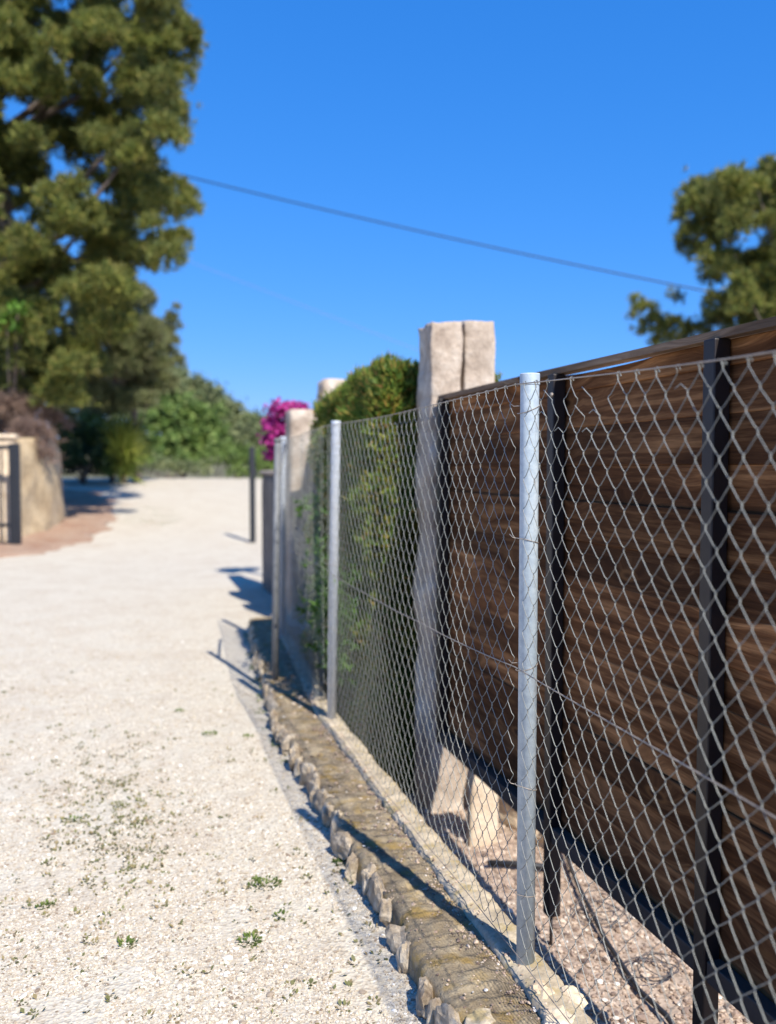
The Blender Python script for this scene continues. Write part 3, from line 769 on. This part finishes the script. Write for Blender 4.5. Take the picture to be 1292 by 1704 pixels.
bush('shrub', 'dry pinkish shrub on the far bank behind the road', 'shrub', [B(200, 640, 34, 26), B(190, 615, 34, 18), B(215, 665, 34, 24)], L_dry, G(at(205, 790, 34)), 1200, .3, .04, None, 'blade')
bush('tree', 'pale olive tree at far left skyline behind the pines', 'tree', [B(262, 645, 45, 46), B(300, 655, 46, 36), B(235, 625, 45, 34), B(315, 690, 46, 40), B(290, 628, 46, 24), B(325, 652, 46, 30), B(210, 610, 44, 40), B(175, 640, 44, 44), B(245, 650, 45, 34), B(220, 690, 44, 38), B(255, 695, 44, 34), B(170, 680, 46, 44), B(120, 690, 46, 40), B(205, 740, 45, 40), B(140, 740, 45, 40)], L_olive, G(at(230, 790, 45)), 1200, .24, .12)
bush('shrub', 'bright green climber at the left edge above the ochre wall', 'shrub', [B(30, 520, 17.2, 22), B(12, 545, 17.2, 24), B(35, 548, 17.4, 14)], L_green, tuple(cw(-7.6, 18.2, 2.1)), 1500, .12, .08)
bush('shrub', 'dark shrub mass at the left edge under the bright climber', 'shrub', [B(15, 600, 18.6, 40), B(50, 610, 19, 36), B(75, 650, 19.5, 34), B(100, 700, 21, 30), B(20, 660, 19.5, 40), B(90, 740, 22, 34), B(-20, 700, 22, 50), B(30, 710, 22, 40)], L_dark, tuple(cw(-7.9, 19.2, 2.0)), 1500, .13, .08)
# spiky yucca
t = thing('yucca', G(at(205, 795, 30)), 'spiky yellow green yucca standing on the far bank left of centre', 'plant')
mb = MB(); b_ = Vector(t.location); top_ = at(207, 730, 30); mb.tube([b_ - Vector((0, 0, .1)), b_.lerp(top_, .5), top_], [.12, .10, .06], 8); mb.build('stem', M_bark, t, True)
C = np.array([tuple(Vector(b_).lerp(top_, u)) for u in rng.uniform(.15, 1, 140)]); D = np.tile(np.array([[0, 0, .9]]), (140, 1)) + rng.normal(0, .4, (140, 3))
blades('foliage', C, D, .95, .09, L_spike, t, .55, 6)

# ------------------------------------------------------------------ hedge
hedge = thing('cypress_hedge', (1.6, 5.9, -.33), 'tall clipped cypress hedge with rusty tips between the stone pillar and the far post', 'hedge')
X0, X1, Y0, Y1, Z0, Z1 = 1.27, 1.95, 4.66, 6.35, -.33, 1.97
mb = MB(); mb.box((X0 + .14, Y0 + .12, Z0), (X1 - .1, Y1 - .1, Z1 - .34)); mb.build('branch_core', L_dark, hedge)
def lump(P): return np.array([mnoise.noise(Vector(p) * 3.4) * .14 + mnoise.noise(Vector(p) * 8.5) * .10 for p in P])
n = 80000
f = rng.uniform(0, 1, n); u = rng.uniform(0, 1, n); v = rng.uniform(0, 1, n)
P = np.empty((n, 3)); Nn = np.empty((n, 3))
a = f < .60; P[a] = np.stack([np.full(n, X0), Y0 + (Y1 - Y0) * u, Z0 + (Z1 - Z0) * v], -1)[a]; Nn[a] = (-1, 0, .25)
a = (f >= .60) & (f < .82); P[a] = np.stack([X0 + (X1 - X0) * u, Y0 + (Y1 - Y0) * v, np.full(n, Z1)], -1)[a]; Nn[a] = (0, 0, 1)
a = (f >= .82) & (f < .93); P[a] = np.stack([X0 + (X1 - X0) * u, np.full(n, Y0), Z0 + (Z1 - Z0) * v], -1)[a]; Nn[a] = (0, -1, .2)
a = f >= .93; P[a] = np.stack([np.full(n, X1), Y0 + (Y1 - Y0) * u, Z0 + (Z1 - Z0) * v], -1)[a]; Nn[a] = (1, 0, .2)
# rounded shoulder and a narrower foot
sh = np.clip((P[:, 2] - (Z1 - .35)) / .35, 0, 1) ** 2
P[:, 0] += np.where(P[:, 0] < 1.6, 1, -1) * sh * .10 * (np.abs(Nn[:, 2]) < .9)
ft = np.clip((.25 - P[:, 2]) / .6, 0, 1); P[:, 0] += np.where(Nn[:, 0] < -.5, 1, 0) * ft * .12
L_ = lump(P); L_ = np.where(Nn[:, 2] > .9, L_ * .3, L_ * (1 - .6 * np.clip((P[:, 2] - 1.5) / .5, 0, 1))); P += Nn * (L_ - np.abs(rng.normal(0, .04, n)))[:, None]
P += rng.normal(0, .018, P.shape); P[:, 2] -= np.clip(P[:, 2] / 2, 0, 1) * .07 * (P[:, 1] - 4.7)
keep = (P[:, 0] > 1.04)
blades('foliage', P[keep], (Nn + np.array([0, 0, .8]))[keep], .050, .014, L_hedge, hedge, .75, 5)
# long loose shoots and a fresh sprig pushed against the wire
C = []; D = []
for (y, z, n_) in ((4.9, .62, 90), (5.05, .50, 80), (5.3, .70, 60), (4.78, .78, 60), (4.85, .42, 50), (5.6, .55, 30), (5.2, .95, 40), (5.5, 1.2, 30)):
    for k in range(n_):
        C.append((1.09 + random.gauss(0, .05), y + random.gauss(0, .09), z + random.gauss(0, .08))); D.append((-.5, -.2, .3))
blades('fresh_shoots', np.array(C), np.array(D), .05, .014, L_green, hedge, .8, 8)

# bougainvillea
b_ = at(478, 800, 11.2)
t = thing('bougainvillea', (b_.x, b_.y, 0), 'magenta bougainvillea bush behind the beige stone pillar', 'shrub')
bl = [B(468, 690, 11, 26), B(492, 686, 11, 22), B(455, 712, 11, 20), B(508, 695, 11.2, 18), B(452, 735, 11, 17), B(475, 722, 11.2, 26), B(450, 760, 11.2, 13), B(462, 748, 11.2, 18)]
C, D = blobpts(bl, 9000, .35); leaves('flowers', C, D, .07, .055, L_pink, t)
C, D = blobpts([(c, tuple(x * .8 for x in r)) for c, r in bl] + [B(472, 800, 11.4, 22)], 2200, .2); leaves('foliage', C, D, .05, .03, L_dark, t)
mb = MB(); mb.tube([(b_.x, b_.y, -.05), (b_.x + .05, b_.y, .9), tuple(at(470, 715, 11.2))], [.04, .03, .02], 8); mb.build('stem', M_bark, t, True)
M_render = mat_stone('grey_render', (.10, .085, .075), (.17, .15, .13), (.25, .22, .19), 3, .01)
wl = thing('garden_wall', (1.6, 7.9, 0), 'grey rendered wall between the two far stone pillars behind the hedge', 'wall', 'garden walls beyond the hedge')
block('wall', (1.60, 6.42, -.4), (1.74, 7.30, 1.62), M_render, wl, 2.2, .01, 0, (3, 20, 24)); block('wall', (1.60, 7.64, -.4), (1.74, 8.43, 1.60), M_render, wl, 2.9, .01, 0, (3, 20, 24))
wl = thing('garden_wall', (1.55, 9.8, 0), 'grey rendered wall under the magenta bougainvillea', 'wall', 'garden walls beyond the hedge')
block('wall', (1.50, 8.83, -.4), (1.66, 10.9, 1.36), M_render, wl, 4.2, .01, 0, (3, 40, 20)); block('coping', (1.48, 8.83, 1.363), (1.68, 10.93, 1.41), M_pillar, wl, 4.9, .004, 0, (3, 40, 2))

# slim post at the road edge before the third fence post
M_gal = mat_metal('galvanised_gate_frame', (.17, .175, .18), .6, .1, .5, 30, .3)
sp = thing('steel_post', (.86, 5.66, 0), 'slim grey steel post on the road edge, leftmost of the posts along the kerb', 'post')
mb = MB(); mb.tube([(.86, 5.66, .02), (.868, 5.66, .8), (.885, 5.66, 1.60)], .021, 14); mb.build('pole', M_gal, sp, True)
mb = MB(); mb.tube([(.885, 5.66, 1.60), (.885, 5.66, 1.601), (.885, 5.66, 1.625), (.885, 5.66, 1.626)], [.018, .023, .023, .018], 14); mb.build('post_cap', M_gal, sp, True)
mb = MB(); mb.tube([(.888, 5.70, 1.34), (.97, 5.98, 1.52), (1.02, 6.2, 1.60)], .011, 8); mb.build('brace', M_gal, sp, True)

# ------------------------------------------------------------------ far gate posts
p = gp(421, 908)
t = thing('gate_post', (p.x, p.y, 0), 'black square steel post on the right side of the far road', 'post')
mb = MB(); mb.box((p.x - .05, p.y - .05, -.02), (p.x + .05, p.y + .05, 1.80)); mb.build('post', M_blackfar, t, False, .006)
mb = MB(); mb.box((p.x - .056, p.y - .056, 1.80), (p.x + .056, p.y + .056, 1.825)); mb.build('post_cap', M_blackfar, t, False, .004)
mb = MB(); mb.box((p.x + .05, p.y - .012, 1.30), (p.x + .085, p.y + .012, 1.42)); mb.build('hinge_plate', M_blackfar, t)
d_ = 15.6
t = thing('metal_gate', tuple(cw(-6.45, d_)), 'black metal barred gate standing open at the left edge by the ochre wall', 'gate')
def gbox(x0, x1, z0, z1, dd=0.0, th=.03):
    c0 = cw(x0, d_ + dd - th); c1 = cw(x1, d_ + dd - th); c2 = cw(x1, d_ + dd + th); c3 = cw(x0, d_ + dd + th); mb = MB()
    V = [(c.x, c.y, z) for z in (z0, z1) for c in (c0, c1, c2, c3)]
    mb.add(V, [(0,3,2,1),(4,5,6,7),(0,1,5,4),(1,2,6,5),(2,3,7,6),(3,0,4,7)]); return mb
gbox(-6.53, -6.38, -.02, 1.86, 0, .07).build('post', M_blackfar, t, False, .006)
gbox(-7.9, -6.54, 1.76, 1.83).build('rail', M_blackfar, t); gbox(-7.9, -6.54, .42, .48).build('rail', M_blackfar, t); gbox(-7.9, -6.54, .10, .16).build('rail', M_blackfar, t)
for k in range(11):
    x = -6.68 - k * .12; gbox(x - .012, x + .012, .162, 1.758, 0, .012).build('bar', M_blackfar, t)

# ------------------------------------------------------------------ ochre retaining wall with its dry bush
wl = thing('retaining_wall', tuple(cw(-7.3, 18.5)), 'ochre rendered retaining wall with rounded end at the left of the road', 'wall')
def ribbon(pts, z1s, thick, mat, parent, name, n=70, mz=26, amp=.10):
    mb = MB(); V = []; F = []
    def samp(t):
        t = t * (len(pts) - 1); k = min(int(t), len(pts) - 2); u = t - k
        p0 = Vector(pts[max(k-1, 0)]); p1 = Vector(pts[k]); p2 = Vector(pts[k+1]); p3 = Vector(pts[min(k+2, len(pts)-1)])
        q = .5 * ((2*p1) + (-p0+p2)*u + (2*p0-5*p1+4*p2-p3)*u*u + (-p0+3*p1-3*p2+p3)*u**3)
        return q, z1s[k] + (z1s[k+1] - z1s[k]) * u
    for i in range(n + 1):
        p, z1 = samp(i / n); q, _ = samp(min(1, i / n + .01)); r_, _ = samp(max(0, i / n - .01))
        tg = (q - r_).normalized(); nm = Vector((tg.y, -tg.x, 0)); z0 = -.1 + float(crest(np.array(p.y)))
        for s, side in ((1, 0), (-1, 1)):
            rng_ = range(mz + 1) if side == 0 else range(mz, -1, -1)
            for k in rng_:
                u = k / mz; z = z0 + (z1 - z0) * u; b = nm * (thick / 2) * s
                b *= 1 - .35 * max(0, u - .85) / .15
                pp = p + b + nm * s * .16 * (1 - u); pp.z = z
                dd = amp * mnoise.noise(pp * 1.1) + amp * .5 * mnoise.noise(pp * 3.3)
                pp += nm * s * dd; V.append(pp)
    m_ = 2 * (mz + 1)
    for i in range(n):
        for k in range(m_ - 1):
            a = i * m_ + k; F.append((a, a + m_, a + m_ + 1, a + 1))
    F += [tuple(range(m_)), tuple(range(len(V) - 1, len(V) - 1 - m_, -1))]
    mb.add(V, F); return mb.build(name, mat, parent, True)
ribbon([cw(-8.8, 15.3), cw(-7.45, 15.9), cw(-7.15, 17.2), cw(-7.3, 18.8), cw(-7.8, 20.6), cw(-8.7, 22), cw(-10.5, 23)], [2.0, 2.0, 2.0, 2.1, 2.15, 2.1, 2.0], .5, M_wallst, wl, 'wall')
t = thing('stone_gatepost', tuple(cw(-7.0, 16.2)), 'cream stone gatepost behind the black metal gate at the left edge', 'pillar')
c = cw(-6.95, 16.25); block('stone_block', (c.x - .28, c.y - .22, -.1), (c.x + .24, c.y + .22, 1.95), M_slab, t, 6.4, .03)
block('cap_stone', (c.x - .31, c.y - .25, 1.96), (c.x + .27, c.y + .25, 2.04), M_slab, t, 6.9, .01, 0, (8, 8, 3))
bl = [B(50, 690, 18.2, 30, .7), B(85, 705, 18.6, 22, .8), B(20, 680, 18, 30, .7), B(65, 735, 17.9, 22, 1.1), B(75, 765, 17.9, 14, 1.2), B(40, 720, 17.7, 20), B(-20, 690, 18, 30, .7), B(2, 722, 18.1, 20), B(-25, 725, 18.1, 24)]
t = bush('dry_bush', 'dry pinkish brown bush spilling over the ochre wall', 'shrub', bl, L_dry, tuple(cw(-7.4, 18.7, 2.0)), 2200, .2, .016, None, 'blade')
bush('grey_bush', 'sage grey bush on the wall above the dry brown bush', 'shrub', [B(20, 640, 18.8, 28, .8), B(-10, 650, 18.8, 28), B(45, 655, 19, 16), B(95, 690, 20, 14)], L_pine2, tuple(cw(-7.9, 19, 2.0)), 1500, .14, .02, None, 'blade')

# ------------------------------------------------------------------ overhead cables
def cable(p, q, sag, r, label, mat):
    p = Vector(p); q = Vector(q); mb = MB(); pts = []
    for i in range(41):
        t = i / 40; c = p.lerp(q, t); c.z -= sag * 4 * t * (1 - t); pts.append(c)
    mb.tube(pts, r, 6); return tag(mb.build('power_cable', mat, None, True), label, 'cable')
cable(at(210, 268, 24), at(1240, 497, 21), .12, .018, 'dark sagging cable crossing the blue sky from the huge pine to the right pine', M_cable)
cable(at(250, 410, 48), at(720, 592, 44), .0, .016, 'thin faint lower cable in the sky below the dark one', mat_metal('pale_cable', (.20, .26, .36), .5, 0, .1, 5))

# ------------------------------------------------------------------ things behind and under the gate
ZG = -.33
t = thing('stone_slab', (1.56, 3.89, ZG), 'pale upright stone slab standing under the far end of the wooden gate', 'stone')
block('slab', (1.495, 3.86, ZG - .05), (1.635, 3.915, .085), M_slab, t, 4.4, .008, .04, (6, 3, 16))
for (x, y, r, lab) in ((1.80, 4.05, (.12, .09, .14), 'largest rounded ochre rock right of the pale slab'), (1.86, 3.78, (.08, .07, .07), 'low ochre rock nearest the fence post behind the gate'),
                       (2.02, 4.10, (.13, .10, .18), 'tall ochre rock farthest behind the gate'), (1.72, 4.16, (.08, .07, .22), 'ochre rock wedged behind the pale slab')):
    mb = MB(); rock(mb, (x, y, ZG + r[2] * .8), r, x * 7, 3, .4, x); tag(mb.build('rock', M_slab, None, False), lab, 'rock', 'rocks under the gate')
a_, b_ = gp(812, 1443, ZG), gp(925, 1452, ZG)
mb = MB(); mb.tube([(a_.x, a_.y, ZG + .02), ((a_.x + b_.x) / 2, (a_.y + b_.y) / 2, ZG + .026), (b_.x, b_.y, ZG + .02)], .013, 10)
tag(mb.build('grey_pipe', M_cable, None, True), 'dark pipe lying across the gravel behind the nearest post', 'pipe')
pts = [gp(x, y, ZG) for x, y in ((938, 1425), (958, 1480), (985, 1530), (1005, 1575), (1035, 1620), (1065, 1660), (1105, 1705), (1150, 1760))]
mb = MB(); mb.tube([(p.x + random.uniform(-.006, .006), p.y, ZG + .022 + random.uniform(0, .012)) for p in pts], .009, 8)
tag(mb.build('hose', M_cable, None, True), 'black hose snaking over the gravel under the wooden gate', 'hose')
for (px, py, r, lab) in ((1000, 1530, .085, 'loose loops of old wire beside the black hose, farther pair'), (1085, 1630, .075, 'loose loops of old wire nearest the bottom edge by the gate foot')):
    c = gp(px, py, ZG); mb = MB(); pts = []
    for k in range(90):
        q = k / 90 * 2 * math.pi * 3.2; rr = r * (1 + .25 * math.sin(q * .37 + px))
        pts.append((c.x + rr * 1.1 * math.cos(q) + .02 * math.sin(q * .5), c.y + rr * math.sin(q), ZG + .03 + .02 * math.sin(q * 1.3) + .015))
    mb.tube(pts, .0022, 5); tag(mb.build('wire_coil', M_rust, None, True), lab, 'wire')

# ------------------------------------------------------------------ weeds on the road
def weed(mb, c, r, n_, flat=.35):
    for k in range(n_):
        a = random.uniform(0, 6.28); rr = r * random.random() ** .6; p = Vector((c.x + rr * math.cos(a), c.y + rr * math.sin(a), c.z + .001))
        l = random.uniform(.008, .020); d = Vector((math.cos(a + random.uniform(-1, 1)), math.sin(a + random.uniform(-1, 1)), random.uniform(.1, 1.2))).normalized()
        s = d.cross(Vector((0, 0, 1))).normalized() * l * random.uniform(.2, .38)
        mb.add([p, p + d * l * .55 + s, p + d * l, p + d * l * .55 - s], [(0, 1, 2, 3)])
def rp(px, py):
    p = gp(px, py); p.z = float(road_z(np.array([[p.x]]), np.array([[p.y]]))[0, 0]); return p
for (px, py, r, n_, lab) in ((440, 1473, .055, 130, 'largest green weed clump on the gravel, midway to the kerb'), (75, 1508, .025, 45, 'small green weed alone at the lower left of the gravel'),
        (415, 1566, .032, 70, 'green weed clump just below the largest one'), (350, 1224, .04, 60, 'flat green weed in the middle of the road beyond the others'),
        (212, 1572, .028, 45, 'thin slanting weed at the lower left of the road'), (570, 1438, .03, 80, 'green weed growing against the foot of the kerb stones'),
        (300, 1184, .04, 40, 'faint weed farthest up the gravel'), (412, 1228, .025, 30, 'small weed beside the far shaded kerb'), (468, 1525, .025, 30, 'sparse weed near the kerb right of the largest clump'),
        (482, 1242, .05, 120, 'tuft of weeds against the kerb beside the fence shadow'), (120, 1365, .03, 40, 'pale weed in the scattered patch at left')):
    mb = MB(); weed(mb, rp(px, py), r, n_); tag(mb.build('weed', L_weed), lab, 'weed', 'weeds on the gravel road')
mb = MB()
for k in range(620):
    if random.random() < .62: px, py = random.gauss(185, 60), random.gauss(1345, 75)
    else: px, py = random.uniform(0, 640), random.uniform(1120, 1700)
    if py < 1020: continue
    p = rp(px, py)
    if p.x > .70: continue
    weed(mb, p, random.uniform(.006, .035), random.randint(2, 9), .5)
tag(mb.build('ground_cover', L_straw), 'scattered tiny half dry weeds across the gravel', 'weeds', None, 'stuff')
mb = MB()
for k in range(60):
    Y_ = random.uniform(4.0, 8.0); weed(mb, Vector((kerb_front(Y_) - .03 + random.gauss(0, .02), Y_, .0)), .03, 14)
for k in range(70):
    p = gp(random.uniform(200, 300), random.uniform(872, 890)); weed(mb, Vector((p.x, p.y, float(crest(np.array(p.y))))), .2, 30)
tag(mb.build('ground_cover', L_weed), 'low weeds along the foot of the far kerb and on the middle of the far road', 'weeds', None, 'stuff')
